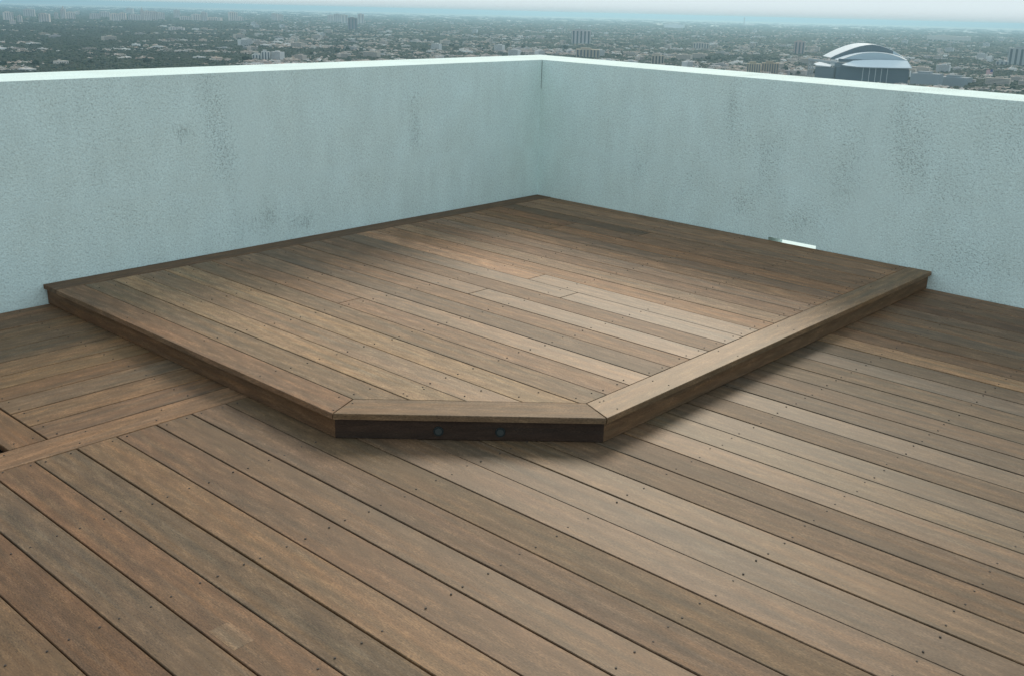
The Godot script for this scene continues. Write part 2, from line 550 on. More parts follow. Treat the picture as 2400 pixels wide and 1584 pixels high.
func platform() -> void:
	var d := roofed(thing("deck_platform", "raised low wooden platform filling the corner between the parapet walls, with one cut corner", "platform"))
	var P1 := Vector2(0.004, 3.674)
	var P2 := Vector2(2.2262, 3.674)
	var P3 := Vector2(2.9238, 3.0089)
	var P4 := Vector2(2.9238, 0.004)
	var w := 0.1385
	var n := Vector2(P3.y - P2.y, -(P3.x - P2.x)).normalized()
	if n.dot(Vector2(1, 1)) < 0: n = -n
	var c_in := (P2 - n * w)                    # a point on the inner line of the cut-corner board
	var along := (P3 - P2).normalized()
	var iz := 3.536                               # inner line of the left edge board
	var ix := 2.786                               # inner line of the right edge board
	var I2 := c_in + along * ((iz - c_in.y) / along.y)
	var I3 := c_in + along * ((ix - c_in.x) / along.x)
	var g := 0.0018
	var bx := 0.136
	var spots := []
	# edge boards
	plank(d, rect(P1.x, bx - g, 0.004, P1.y), TOP, 0.022, Vector2(0, 1), tone(3) * 1.02, 1, "edge_board")
	plank(d, [Vector2(bx + g, iz + g), Vector2(I2.x - g, iz + g), P2 - Vector2(g, 0), Vector2(bx + g, P2.y)], TOP, 0.022, Vector2(1, 0), tone(1) * 1.03, 1, "edge_board")
	plank(d, [I2 + Vector2(g, 0) + along * 0.001, I3 - along * 0.003, P3 - along * 0.0015, P2 + along * 0.0015], TOP, 0.022, along, tone(2) * 1.06, 3, "edge_board")
	plank(d, [Vector2(ix + g, I3.y + 0.002), P3 + Vector2(0, -0.003), P4, Vector2(ix + g, P4.y)], TOP + 0.0003, 0.022, Vector2(0, 1), tone(2) * 1.1, 2, "edge_board")
	for z in [3.43, 2.93, 2.6, 2.1, 1.6, 1.1, 0.6]:
		if z < 3.0:
			spots.append(Vector2(ix + 0.03, z - 0.02))
			spots.append(Vector2(ix + 0.11, z - 0.02))
	for x in [0.75, 1.25, 1.75, 2.2]:
		spots.append(Vector2(x, iz + 0.03))
		spots.append(Vector2(x, iz + 0.11))
	spots.append(I2 - Vector2(0.05, -0.03))
	spots.append(I3 + Vector2(0.03, -0.06))
	# field boards, run towards the right
	var seams := [iz]
	var z := iz
	var pitch := 0.1422
	while z - pitch > 0.06:
		z -= pitch
		seams.append(z)
	seams.append(0.004)
	var tones := [2, 5, 1, 5, 2, 4, 1, 7, 1, 2, 0, 7, 2, 0, 7, 3, 7, 0, 3, 6, 3, 3, 3, 0, 3]
	var rows := [0.24, 0.75, 1.255, 1.755, 2.252, 2.755]
	var butts := {9: 1.50, 12: 1.515, 11: 1.85, 19: 0.808, 20: 0.81, 21: 1.3, 5: 1.2}
	for i in seams.size() - 1:
		var z1: float = seams[i]
		var z0: float = seams[i + 1]
		var gap := rng.randf_range(0.0010, 0.0030)
		var y := TOP + rng.randf_range(-0.0012, 0.0004)
		var a := z0 + gap
		var b := z1 - gap
		var xa := bx + g
		# the right end is the right edge board or the cut corner
		var at := func(q: float) -> float: return minf(ix - g, (I2 + along * ((q - I2.y) / along.y)).x - g * 1.5)
		var xb0: float = at.call(a)
		var xb1: float = at.call(b)
		var c := tone(tones[i % tones.size()])
		c = c.lerp(Color(0.365, 0.262, 0.172), 0.28) * (1.12 if i < 6 else 1.0)
		if i > 12: c *= Color(1.36, 1.24, 1.12)
		var poly := [Vector2(xa, a), Vector2(xb0, a), Vector2(xb1, b), Vector2(xa, b)]
		if xb0 >= ix - g - 0.0005 and xb1 < xb0 - 0.002:
			var zc := I3.y
			poly = [Vector2(xa, a), Vector2(xb0, a), Vector2(xb0, minf(zc, b)), Vector2(xb1, b), Vector2(xa, b)]
		if butts.has(i):
			var s: float = butts[i]
			plank(d, rect(xa, s - 0.0015, a, b), y, 0.022, Vector2(1, 0), tone(4 if i == 12 else (6 if i == 20 else tones[i % tones.size()])) * (1.45 if i == 12 else 1.0))
			poly[0].x = s + 0.0015
			poly[poly.size() - 1].x = s + 0.0015
			plank(d, poly, y - 0.0003, 0.022, Vector2(1, 0), c)
		else:
			plank(d, poly, y, 0.022, Vector2(1, 0), c)
		for r in rows + [xb1 - 0.035]:
			if r < xb1 - 0.03:
				spots.append(Vector2(r, z0 + 0.027))
				spots.append(Vector2(r, z1 - 0.027))
	screw_heads(d, spots, TOP)
	# fascia boards under the edge
	var o := 0.014
	var low := 0.003
	var hi := TOP - 0.0225
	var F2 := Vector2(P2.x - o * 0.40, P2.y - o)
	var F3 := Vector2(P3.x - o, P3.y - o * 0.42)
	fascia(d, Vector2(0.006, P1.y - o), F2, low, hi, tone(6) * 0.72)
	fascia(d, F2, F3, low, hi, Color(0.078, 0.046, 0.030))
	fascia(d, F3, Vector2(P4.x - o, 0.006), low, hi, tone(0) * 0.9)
	# two round step lights in the cut corner
	var fd := (F3 - F2).normalized()
	for s in [0.3705, 0.590]:
		var p: Vector2 = F2 + fd * (s - 0.006) + n * 0.001
		var ring := CylinderMesh.new()
		ring.top_radius = 0.0175
		ring.bottom_radius = 0.019
		ring.height = 0.005
		ring.radial_segments = 28
		ring.rings = 0
		var lens := CylinderMesh.new()
		lens.top_radius = 0.0115
		lens.bottom_radius = 0.0125
		lens.height = 0.003
		lens.radial_segments = 24
		lens.rings = 0
		var k := put("step_light", ring, M.metal, d)
		k.position = Vector3(p.x, 0.034, p.y)
		k.basis = Basis(Vector3(fd.x, 0, fd.y), Vector3(n.x, 0, n.y), Vector3(fd.x, 0, fd.y).cross(Vector3(n.x, 0, n.y)))
		var q := put("lens", lens, M.lens, k)
		q.position = Vector3(0, 0.0030, 0)


func fascia(d: Node3D, a: Vector2, b: Vector2, low: float, hi: float, tint: Color) -> void:
	var t := 0.02
	var dir := (b - a).normalized()
	var n := Vector2(-dir.y, dir.x)
	if n.dot(Vector2(-1, -1)) < 0: n = -n
	var st := begin()
	var off := rng.randf()
	var row := rng.randi_range(0, 3)
	var pts := [a, b, b + n * t, a + n * t]
	var mid := (a + b) * 0.5 + n * t * 0.5
	var c := Vector3(mid.x, (low + hi) * 0.5, mid.y)
	var uvf := func(p: Vector3) -> Vector2:
		return Vector2(Vector2(p.x, p.z).dot(dir) / 2.9 + off, (row + 0.05 + 0.6 * (p.y - low) / (hi - low)) * 0.25)
	for i in 4:
		var p: Vector2 = pts[i]
		var q: Vector2 = pts[(i + 1) % 4]
		var v := [Vector3(p.x, low, p.y), Vector3(q.x, low, q.y), Vector3(q.x, hi, q.y), Vector3(p.x, hi, p.y)]
		face(st, v, c, v.map(uvf), tint)
	for y in [low, hi]:
		var v := pts.map(func(p): return Vector3(p.x, y, p.y))
		face(st, v, c, v.map(uvf), tint)
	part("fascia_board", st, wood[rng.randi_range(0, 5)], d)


# ==================================================================== the city
func spot(az: float, dist: float, up := 0.0) -> Vector3:
	var a := deg_to_rad(az)
	return Vector3(EYE.x + sin(a) * dist, GROUND + up, EYE.z - cos(a) * dist)


func city() -> void:
	var st := begin()
	var R := 52000.0
	for i in 48:
		var a := TAU * i / 48.0
		var b := TAU * (i + 1) / 48.0
		face(st, [Vector3(0, GROUND, 0), Vector3(cos(a) * R, GROUND, sin(a) * R), Vector3(cos(b) * R, GROUND, sin(b) * R)], Vector3(0, GROUND - 100, 0), [], Color(0.032, 0.046, 0.040))
	var g := part("ground", st, M.vertex, self)
	tag(g, "flat green and grey ground of the city reaching to the horizon", "", "", "structure")
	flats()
	greenery()
	houses()
	towers()
	stadium()
	flag()


func strip(called: String, az: float, dist: float, width: float, depth: float, up: float, c: Color, label: String, along := 0.0) -> void:
	var st := begin()
	var p := spot(az, dist, up)
	var f := Vector3(sin(deg_to_rad(az + along)), 0, -cos(deg_to_rad(az + along)))
	var r := Vector3(-f.z, 0, f.x)
	var v := [-r * width / 2 - f * depth / 2, r * width / 2 - f * depth / 2, r * width / 2 + f * depth / 2, -r * width / 2 + f * depth / 2]
	face(st, v, Vector3(0, -10, 0), [], c)
	var o := part(numbered(called), st, M.vertex, self)
	o.position = p
	tag(o, label, "", "", "structure")


func flats() -> void:
	# pale ground patches added far out; their colour paints in brighter horizon haze
	var st := begin()
	var rg := RandomNumberGenerator.new()
	rg.seed = 77
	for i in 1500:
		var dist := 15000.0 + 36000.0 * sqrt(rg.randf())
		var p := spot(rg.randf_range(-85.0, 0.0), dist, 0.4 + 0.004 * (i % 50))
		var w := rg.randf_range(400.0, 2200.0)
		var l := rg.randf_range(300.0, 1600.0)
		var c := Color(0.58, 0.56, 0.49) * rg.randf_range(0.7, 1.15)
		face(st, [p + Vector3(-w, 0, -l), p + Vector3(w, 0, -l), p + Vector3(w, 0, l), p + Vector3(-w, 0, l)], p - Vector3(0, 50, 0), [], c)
	var pale_haze_patches := part("pale_haze_patches", st, M.vertex, self)
	tag(pale_haze_patches, "pale ground patches added along the horizon behind the city to lighten the far haze", "", "", "structure")
	strip("airfield", -29.3, 13200, 1500, 3600, 0.3, Color(0.42, 0.38, 0.31), "pale bare airfield strip near the horizon right of centre")
	strip("airfield", -32.2, 17500, 2600, 4500, 0.3, Color(0.44, 0.42, 0.36), "palest and farthest bare field on the horizon, left of the other airfield")
	strip("airfield", -21.5, 14500, 2200, 3000, 0.3, Color(0.36, 0.34, 0.29), "pale bare field on the horizon above the domed stadium")
	strip("street", -44.83, 5150, 14, 2000, 0.3, Color(0.45, 0.44, 0.42), "pale straight street running away from the parapet corner")


func lump(st: SurfaceTool, c: Vector3, r: Vector3, rg: RandomNumberGenerator, seg: int, col: Color) -> void:
	var rings := 4
	var pts := []
	for i in rings + 1:
		var row := []
		var th := PI * (i / float(rings)) * 0.86
		for k in seg:
			var ph := TAU * k / seg + i * 0.4
			var j := rg.randf_range(0.78, 1.18) if i > 0 else 1.0
			row.append(c + Vector3(sin(th) * cos(ph) * r.x * j, cos(th) * r.y * rg.randf_range(0.88, 1.1), sin(th) * sin(ph) * r.z * j))
		pts.append(row)
	for i in rings:
		for k in seg:
			var k2 := (k + 1) % seg
			var shade := rg.randf_range(0.8, 1.25)
			if i > 0:
				face(st, [pts[i][k], pts[i][k2], pts[i + 1][k2], pts[i + 1][k]], c, [], col * shade)
			else:
				face(st, [pts[0][0], pts[1][k], pts[1][k2]], c, [], col * shade)


func clump_mesh(sd: int, spread: float, count: int) -> ArrayMesh:
	var r := RandomNumberGenerator.new()
	r.seed = sd
	var st := begin()
	for k in count:
		var p := Vector3(r.randfn(0, spread * 0.42), 0, r.randfn(0, spread * 0.42))
		var h := r.randf_range(6.0, 13.0)
		var w := r.randf_range(3.5, 8.0)
		lump(st, p + Vector3(0, h * 0.58, 0), Vector3(w, h * 0.46, w), r, 7, Color.WHITE * r.randf_range(0.75, 1.25))
	return st.commit()


func multi(called: String, mesh: Mesh, xf: Array, cols: Array, label: String) -> void:
	var mm := MultiMesh.new()
	mm.transform_format = MultiMesh.TRANSFORM_3D
	mm.use_colors = true
	mm.mesh = mesh
	mm.instance_count = xf.size()
	for i in xf.size():
		mm.set_instance_transform(i, xf[i])
		mm.set_instance_color(i, cols[i])
	var o := MultiMeshInstance3D.new()
	o.name = numbered(called)
	o.multimesh = mm
	o.material_override = M.vertex
	add_child(o)
	tag(o, label, "", "", "stuff")


func clear_of(az: float, dist: float) -> bool:
	if absf(az + 44.83) < 0.14 and dist > 3900 and dist < 6300: return false
	if az > -27.6 and az < -20.5 and dist > 2900 and dist < 3400: return false
	if az > -21.5 and az < -18.4 and dist > 2900 and dist < 3180: return false
	return true


func greenery() -> void:
	var r := RandomNumberGenerator.new()
	r.seed = 5
	var thick := FastNoiseLite.new()
	thick.seed = 3
	thick.frequency = 0.0011
	for v in 3:
		var xf := []
		var cols := []
		var mesh := clump_mesh(40 + v, 34.0, 11)
		for i in 20000:
			var dep := deg_to_rad(lerpf(0.28, 3.75, pow(r.randf(), 1.0)))
			var dist := 166.4 / tan(dep)
			var az := r.randf_range(-74.0, -10.0)
			var p := spot(az, dist)
			var n := thick.get_noise_2d(p.x, p.z)
			# greener to the left, more built up in the middle
			if n + (0.30 if az < -56 else 0.02) + r.randf_range(-0.3, 0.3) < -0.12: continue
			if not clear_of(az, dist): continue
			var s := r.randf_range(0.8, 1.3)
			var wide := s * clampf(dist / 4000.0, 1.0, 3.2)
			xf.append(Transform3D(Basis(Vector3.UP, r.randf() * TAU).scaled(Vector3(wide, s, wide)), p))
			var c := Color(0.012, 0.034, 0.024).lerp(Color(0.030, 0.052, 0.022), r.randf()) * r.randf_range(0.7, 1.3)
			cols.append(c)
		multi("tree_canopy", mesh, xf, cols, "dark green tree canopy spread between the houses of the city")
	# the nearest trees, one by one
	var shapes := []
	for v in 5:
		var st := begin()
		var rr := RandomNumberGenerator.new()
		rr.seed = 70 + v
		for k in 9:
			var a := rr.randf() * TAU
			var q := rr.randf_range(0.0, 4.2)
			lump(st, Vector3(cos(a) * q, 6.5 + rr.randf_range(-1.0, 3.2), sin(a) * q), Vector3.ONE * rr.randf_range(2.2, 3.6), rr, 7, Color(0.026, 0.044, 0.026) * rr.randf_range(0.8, 1.3))
		var crown := st.commit()
		st = begin()
		for k in 6:
			var a := TAU * k / 6
			var b := TAU * (k + 1) / 6
			face(st, [Vector3(cos(a) * 0.5, 0, sin(a) * 0.5), Vector3(cos(b) * 0.5, 0, sin(b) * 0.5), Vector3(cos(b) * 0.25, 6, sin(b) * 0.25), Vector3(cos(a) * 0.25, 6, sin(a) * 0.25)], Vector3(0, 3, 0), [], Color(0.09, 0.07, 0.05))
		shapes.append([crown, st.commit()])
	var made := 0
	while made < 260:
		var az := r.randf_range(-71.0, -14.0)
		var near := 2900.0 if az < -60 or az > -25 else 3000.0 + 1600.0 * (1.0 - absf(az + 42.0) / 18.0)
		var dist := near * r.randf_range(0.97, 1.16)
		if not clear_of(az, dist): continue
		made += 1
		var v := made % 5
		var t := thing("tree", "dark green broad-crowned tree in the nearest streets below the parapet top" if made % 6 else "largest kind of spreading dark tree in the nearest streets below the parapet top", "tree", spot(az, dist), "trees in the nearest streets" if made % 6 else "large spreading trees in the nearest streets")
		put("crown", shapes[v][0], M.vertex, t)
		put("trunk", shapes[v][1], M.vertex, t)
		t.rotation.y = r.randf() * TAU
		t.scale = Vector3.ONE * r.randf_range(0.9, 1.5) * (1.5 if made % 6 == 0 else 1.0)


func house_mesh(w: float, d: float, h: float, hip: bool, wall: Color, top: Color) -> ArrayMesh:
	var st := begin()
	var c := Vector3(0, h / 2, 0)
	box(st, Vector3(-w / 2, 0, -d / 2), Vector3(w / 2, h, d / 2), wall, "d" if not hip else "du")
	if hip:
		var e := 0.6
		var rise := minf(w, d) * 0.24
		var q := [Vector3(-w / 2 - e, h, -d / 2 - e), Vector3(w / 2 + e, h, -d / 2 - e), Vector3(w / 2 + e, h, d / 2 + e), Vector3(-w / 2 - e, h, d / 2 + e)]
		var k := maxf(0.0, (w - d) / 2)
		var a := Vector3(-k, h + rise, 0)
		var b := Vector3(k, h + rise, 0)
		face(st, [q[0], q[1], b, a], c, [], top)
		face(st, [q[2], q[3], a, b], c, [], top)
		face(st, [q[1], q[2], b], c, [], top)
		face(st, [q[3], q[0], a], c, [], top)
		face(st, q, Vector3(0, h + 1, 0), [], top)
	else:
		box(st, Vector3(-w / 2 + 0.4, h, -d / 2 + 0.4), Vector3(w / 2 - 0.4, h + 0.15, d / 2 - 0.4), top, "d")
		box(st, Vector3(-w * 0.2, h + 0.15, -d * 0.2), Vector3(-w * 0.05, h + 1.8, d * 0.1), top * 0.8, "d")
	# dark window openings on the long sides
	for s in [-1, 1]:
		var n := int(w / 3.5)
		for i in n:
			for f in int(h / 3.0):
				var x := -w / 2 + (i + 0.5) * w / n
				var y := 1.0 + f * 3.0
				box(st, Vector3(x - 0.6, y, s * d / 2 - 0.04), Vector3(x + 0.6, y + 1.3, s * d / 2 + 0.04), Color(0.05, 0.06, 0.07), "du")
	return st.commit()


func houses() -> void:
	var r := RandomNumberGenerator.new()
	r.seed = 9
	var far := house_mesh(15, 11, 7.5, true, Color(1, 1, 1), Color(0.70, 0.62, 0.58))
	var flat := house_mesh(18, 13, 9.5, false, Color(1, 1, 1), Color(0.9, 0.9, 0.9))
	var paints := [Color(0.62, 0.56, 0.50), Color(0.70, 0.66, 0.62), Color(0.50, 0.42, 0.35), Color(0.56, 0.48, 0.43), Color(0.36, 0.32, 0.29), Color(0.62, 0.50, 0.42), Color(0.82, 0.80, 0.77)]
	var thick := FastNoiseLite.new()
	thick.seed = 8
	thick.frequency = 0.0016
	for v in 2:
		var xf := []
		var cols := []
		for i in 26000:
			var dep := deg_to_rad(lerpf(0.6, 3.6, pow(r.randf(), 1.0)))
			var dist := 166.4 / tan(dep)
			var az := r.randf_range(-74.0, -10.0)
			var p := spot(az, dist)
			if thick.get_noise_2d(p.x, p.z) + (-0.32 if az < -56 else -0.05) + r.randf_range(-0.25, 0.25) < -0.05: continue
			if not clear_of(az, dist): continue
			var s := r.randf_range(0.6, 1.15)
			var sz := Vector3(s, r.randf_range(0.8, 1.5), s)
			if v == 1 and r.randf() < 0.10: sz = Vector3(r.randf_range(1.4, 2.6), r.randf_range(1.0, 2.0), r.randf_range(1.0, 2.0))
			var turn := deg_to_rad(8.0 + 90.0 * r.randi_range(0, 1)) + r.randfn(0, 0.05)
			xf.append(Transform3D(Basis(Vector3.UP, turn).scaled_local(sz), p + Vector3(0, 0.05, 0)))
			cols.append(paints[r.randi_range(0, 6)] * r.randf_range(0.75, 1.15))
		multi("far_houses", far if v == 0 else flat, xf, cols, "pale low houses scattered among the trees of the city" if v == 0 else "pale flat-roofed low blocks scattered among the trees of the city")
	# the nearest houses, one by one
	var kinds := [
		[house_mesh(18, 11, 4.5, true, Color(0.60, 0.57, 0.52), Color(0.32, 0.17, 0.11)), "small pale house with a terracotta hip roof in the nearest streets", "terracotta-roofed houses in the nearest streets"],
		[house_mesh(22, 13, 6.5, false, Color(0.66, 0.65, 0.62), Color(0.70, 0.70, 0.69)), "small white flat-roofed block in the nearest streets", "white flat-roofed blocks in the nearest streets"],
		[house_mesh(17, 12, 5.0, true, Color(0.50, 0.44, 0.36), Color(0.25, 0.24, 0.24)), "small tan house with a grey hip roof in the nearest streets", "tan grey-roofed houses in the nearest streets"],
		[house_mesh(30, 14, 9.5, false, Color(0.52, 0.47, 0.40), Color(0.45, 0.43, 0.40)), "three-storey beige walk-up block with a flat roof in the nearest streets", "beige walk-up blocks in the nearest streets"],
	]
	var made := 0
	while made < 200:
		var az := r.randf_range(-71.0, -14.0)
		var near := 2900.0 if az < -60 or az > -25 else 3000.0 + 1600.0 * (1.0 - absf(az + 42.0) / 18.0)
		var dist := near * r.randf_range(0.98, 1.3)
		if az < -58 and r.randf() < 0.6: continue
		if not clear_of(az, dist): continue
		var k: Array = kinds[made % 4]
		made += 1
		var o := put(numbered("house"), k[0], M.vertex, self)
		o.position = spot(az, dist, 0.1)
		o.rotation.y = deg_to_rad(8.0 + 90.0 * r.randi_range(0, 1)) + r.randfn(0, 0.04)
		tag(o, k[1], "house", k[2])


# a tall building seen square on: body, roof plant, dark window bays
func tower(called: String, label: String, az: float, dist: float, w: float, h: float, c: Color, bays := 3, group := "", depth := 0.0, skew := 0.0, dark := Color(0.10, 0.12, 0.14), spire := 0.0) -> Node3D:
	var t := thing(called, label, "building", spot(az, dist), group)
	t.rotation.y = -deg_to_rad(az + skew)
	var d := depth if depth > 0.0 else w * 0.6
	var st := begin()
	box(st, Vector3(-w / 2, 0, -d / 2), Vector3(w / 2, h, d / 2), c)
	part("wall", st, M.vertex, t)
	st = begin()
	box(st, Vector3(-w * 0.3, h + 0.02, -d * 0.3), Vector3(w * 0.15, h + 5.0, d * 0.3), c * 0.85)
	part("roof_plant", st, M.vertex, t)
	for i in bays:
		var x := -w / 2 + (i + 0.5) * w / bays
		st = begin()
		box(st, Vector3(x - w / bays * 0.22, h * 0.06, d / 2 - 0.2), Vector3(x + w / bays * 0.22, h * 0.95, d / 2 + 0.25), dark)
		part("window_bay", st, M.vertex, t)
	if spire > 0.0:
		st = begin()
		box(st, Vector3(-5, h + 5.02, -5), Vector3(5, h + 5.0 + spire * 0.4, 5), c)
		for k in 4:
			var a := TAU * k / 4 + PI / 4
			var b := a + TAU / 4
			face(st, [Vector3(cos(a) * 6, h + 5 + spire * 0.4, sin(a) * 6), Vector3(cos(b) * 6, h + 5 + spire * 0.4, sin(b) * 6), Vector3(0, h + 5 + spire, 0)], Vector3(0, h, 0), [], c * 0.7)
		part("spire", st, M.vertex, t)
	return t


func towers() -> void:
	var r := RandomNumberGenerator.new()
	r.seed = 31
	# the skyline at the upper left: bearing, distance, width, height
	var sk := [[-67.09, 9191, 65, 69], [-66.92, 7651, 34, 37], [-66.59, 8454, 28, 54], [-66.15, 11430, 101, 76], [-65.49, 8599, 72, 70], [-64.96, 10237, 29, 60], [-64.63, 10305, 41, 94], [-64.31, 10530, 78, 66], [-63.99, 14096, 48, 42], [-63.2, 10625, 80, 57], [-62.74, 12127, 99, 62], [-62.27, 10063, 77, 66], [-61.9, 10524, 56, 69], [-61.55, 16143, 95, 77], [-61.36, 10409, 105, 58], [-60.98, 10738, 32, 97], [-60.72, 10552, 63, 91], [-60.43, 10620, 57, 87], [-60.12, 10949, 72, 75], [-59.32, 12709, 69, 92], [-58.94, 10991, 94, 44], [-58.36, 10963, 87, 67], [-57.99, 10882, 54, 89], [-57.5, 11009, 136, 40], [-56.57, 11258, 84, 93], [-56.22, 11358, 57, 48], [-54.48, 12312, 62, 81], [-54.19, 12412, 63, 71], [-51.61, 12512, 73, 78], [-51.25, 12065, 80, 94], [-59.55, 6831, 46, 28], [-59.18, 6863, 43, 25]]
	var order := sk.duplicate()
	order.sort_custom(func(a, b): return a[0] < b[0])
	var nth := ["first", "second", "third", "fourth", "fifth", "sixth", "seventh", "eighth", "ninth", "tenth", "eleventh", "twelfth", "thirteenth", "fourteenth", "fifteenth", "sixteenth", "seventeenth", "eighteenth", "nineteenth", "twentieth", "twenty-first", "twenty-second", "twenty-third", "twenty-fourth", "twenty-fifth", "twenty-sixth", "twenty-seventh", "twenty-eighth", "twenty-ninth", "thirtieth", "thirty-first", "thirty-second"]
	for i in order.size():
		var s: Array = order[i]
		var spired: bool = s[0] == -64.63 or s[0] == -60.98
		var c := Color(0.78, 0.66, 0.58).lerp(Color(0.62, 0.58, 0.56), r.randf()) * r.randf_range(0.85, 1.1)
		var shape: String = "slender" if s[2] < 45 else ("long low" if s[3] < 50 else ("broad" if s[2] > 85 else "upright"))
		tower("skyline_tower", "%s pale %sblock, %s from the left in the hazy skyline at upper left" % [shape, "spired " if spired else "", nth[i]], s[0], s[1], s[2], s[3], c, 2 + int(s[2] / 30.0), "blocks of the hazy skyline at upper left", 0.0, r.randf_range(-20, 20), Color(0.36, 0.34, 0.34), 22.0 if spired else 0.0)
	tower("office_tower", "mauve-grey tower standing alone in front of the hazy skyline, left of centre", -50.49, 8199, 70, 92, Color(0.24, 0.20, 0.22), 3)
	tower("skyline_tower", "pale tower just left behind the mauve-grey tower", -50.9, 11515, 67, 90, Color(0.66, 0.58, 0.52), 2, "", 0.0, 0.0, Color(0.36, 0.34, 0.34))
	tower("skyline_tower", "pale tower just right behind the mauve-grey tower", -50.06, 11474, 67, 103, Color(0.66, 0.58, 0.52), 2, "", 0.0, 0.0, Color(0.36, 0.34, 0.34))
	tower("striped_tower", "wide grey tower with dark vertical bays, right of the parapet corner", -38.39, 5792, 101, 79, Color(0.50, 0.46, 0.46), 5, "", 26.0, 0.0, Color(0.06, 0.08, 0.10))
	tower("apartment_block", "low tan block with a brown roof below the wide striped tower", -38.0, 4038, 88, 38, Color(0.48, 0.40, 0.31), 7)
	tower("apartment_block", "small dark-striped tan tower just above the right parapet, right of the striped tower", -34.27, 3597, 42, 39, Color(0.46, 0.40, 0.33), 4, "", 0.0, 0.0, Color(0.05, 0.06, 0.07))
	tower("hangar", "long white hangar near the horizon, right of the parapet corner", -33.52, 14638, 272, 55, Color(0.95, 0.95, 0.93), 0, "", 90.0)
	tower("apartment_block", "tan slab block touching the right parapet, left of its darker twin", -29.26, 3215, 40, 38, Color(0.46, 0.39, 0.28), 6)
	tower("apartment_block", "brown slab block touching the right parapet, right twin of the pair left of the stadium", -28.42, 3249, 49, 40, Color(0.40, 0.33, 0.24), 7)
	tower("apartment_block", "pinkish tower standing between the tan twins and the stadium", -27.04, 5143, 48, 66, Color(0.46, 0.36, 0.34), 3)
	tower("apartment_block", "grey-beige block in the middle distance above the small striped tower", -32.06, 5572, 80, 36, Color(0.52, 0.47, 0.42), 6)
	tower("office_tower", "grey-blue tower with tall dark bays at the right edge of the view", -16.45, 4703, 116, 76, Color(0.40, 0.42, 0.42), 6, "", 40.0, 0.0, Color(0.08, 0.10, 0.11))
	tower("office_podium", "low grey wing left of the tower at the right edge", -17.38, 4606, 46, 26, Color(0.40, 0.42, 0.42), 3)
	tower("warehouse", "long pale warehouse near the horizon above the right end of the stadium", -19.95, 10699, 375, 45, Color(0.62, 0.58, 0.52), 0, "", 120.0)
	tower("parking_garage", "grey-blue parking garage right next to the stadium", -20.71, 3033, 71, 36, Color(0.30, 0.34, 0.36), 0, "", 50.0, 14.0)
	tower("parking_garage", "grey-blue parking garage farther right of the stadium", -19.35, 3096, 73, 27, Color(0.28, 0.32, 0.34), 0, "", 50.0, 14.0)
	tower("apartment_block", "white stepped block left of three by the left parapet top", -55.49, 3302, 27, 25, Color(0.60, 0.60, 0.58), 3)
	tower("apartment_block", "tallest white block in the middle of three by the left parapet top", -55.03, 3309, 25, 34, Color(0.66, 0.66, 0.64), 3)
	tower("apartment_block", "greyer white block right of three by the left parapet top", -54.6, 3316, 25, 28, Color(0.54, 0.55, 0.54), 3)
	mast(-29.95, 21123, 187)
	mast(-24.43, 14963, 65)
	# smaller blocks between: one shape each, too far to show parts
	var shapes := []
	for k in 6:
		var st := begin()
		var w := 24.0 + 9.0 * k
		var h := 14.0 + 5.0 * ((k * 7) % 5)
		var c := [Color(0.62, 0.58, 0.54), Color(0.56, 0.48, 0.42), Color(0.70, 0.69, 0.67), Color(0.44, 0.41, 0.40), Color(0.60, 0.52, 0.44), Color(0.50, 0.50, 0.50)][k] as Color
		box(st, Vector3(-w / 2, 0, -9), Vector3(w / 2, h, 9), c)
		box(st, Vector3(-w / 8, h + 0.02, -4), Vector3(w / 5, h + 3.5, 4), c * 0.85)
		for f in int(h / 3.4):
			box(st, Vector3(-w / 2 + 1, 1.4 + f * 3.4, 8.8), Vector3(w / 2 - 1, 2.9 + f * 3.4, 9.12), Color(0.12, 0.13, 0.14))
			box(st, Vector3(-w / 2 + 1, 1.4 + f * 3.4, -9.12), Vector3(w / 2 - 1, 2.9 + f * 3.4, -8.8), Color(0.12, 0.13, 0.14))
		shapes.append(st.commit())
	var made := 0
	while made < 170:
		var dep := deg_to_rad(lerpf(0.75, 3.1, r.randf()))
		var dist := 166.4 / tan(dep)
		var az := r.randf_range(-58.0, -13.0) if r.randf() < 0.95 else r.randf_range(-70.0, -58.0)
		if not clear_of(az, dist): continue
		var o := put(numbered("mid_rise_block"), shapes[made % 6], M.vertex, self)
		o.position = spot(az, dist, 0.05)
		o.rotation.y = deg_to_rad(8.0 + 90.0 * r.randi_range(0, 1))
		var look: String = ["small cream four-storey block", "narrow brown-beige mid-rise block", "white mid-rise block", "dark grey mid-rise block", "wide tan mid-rise block", "widest grey mid-rise block"][made % 6]
		tag(o, look + " with rows of windows among the trees of the city", "building", look + "s among the trees")
		made += 1


func mast(az: float, dist: float, h: float) -> void:
	var st := begin()
	box(st, Vector3(-4, 0, -4), Vector3(4, h * 0.75, 4), Color(0.25, 0.22, 0.22))
	box(st, Vector3(-9, h * 0.75, -9), Vector3(9, h * 0.82, 9), Color(0.30, 0.26, 0.26))
	box(st, Vector3(-2, h * 0.82, -2), Vector3(2, h, 2), Color(0.25, 0.22, 0.22))
	var o := part(numbered("radio_mast"), st, M.vertex, self)
	o.position = spot(az, dist)
	tag(o, "tall thin mast on the horizon above the airfield" if h > 100 else "short thin mast near the horizon above the stadium roof", "mast")


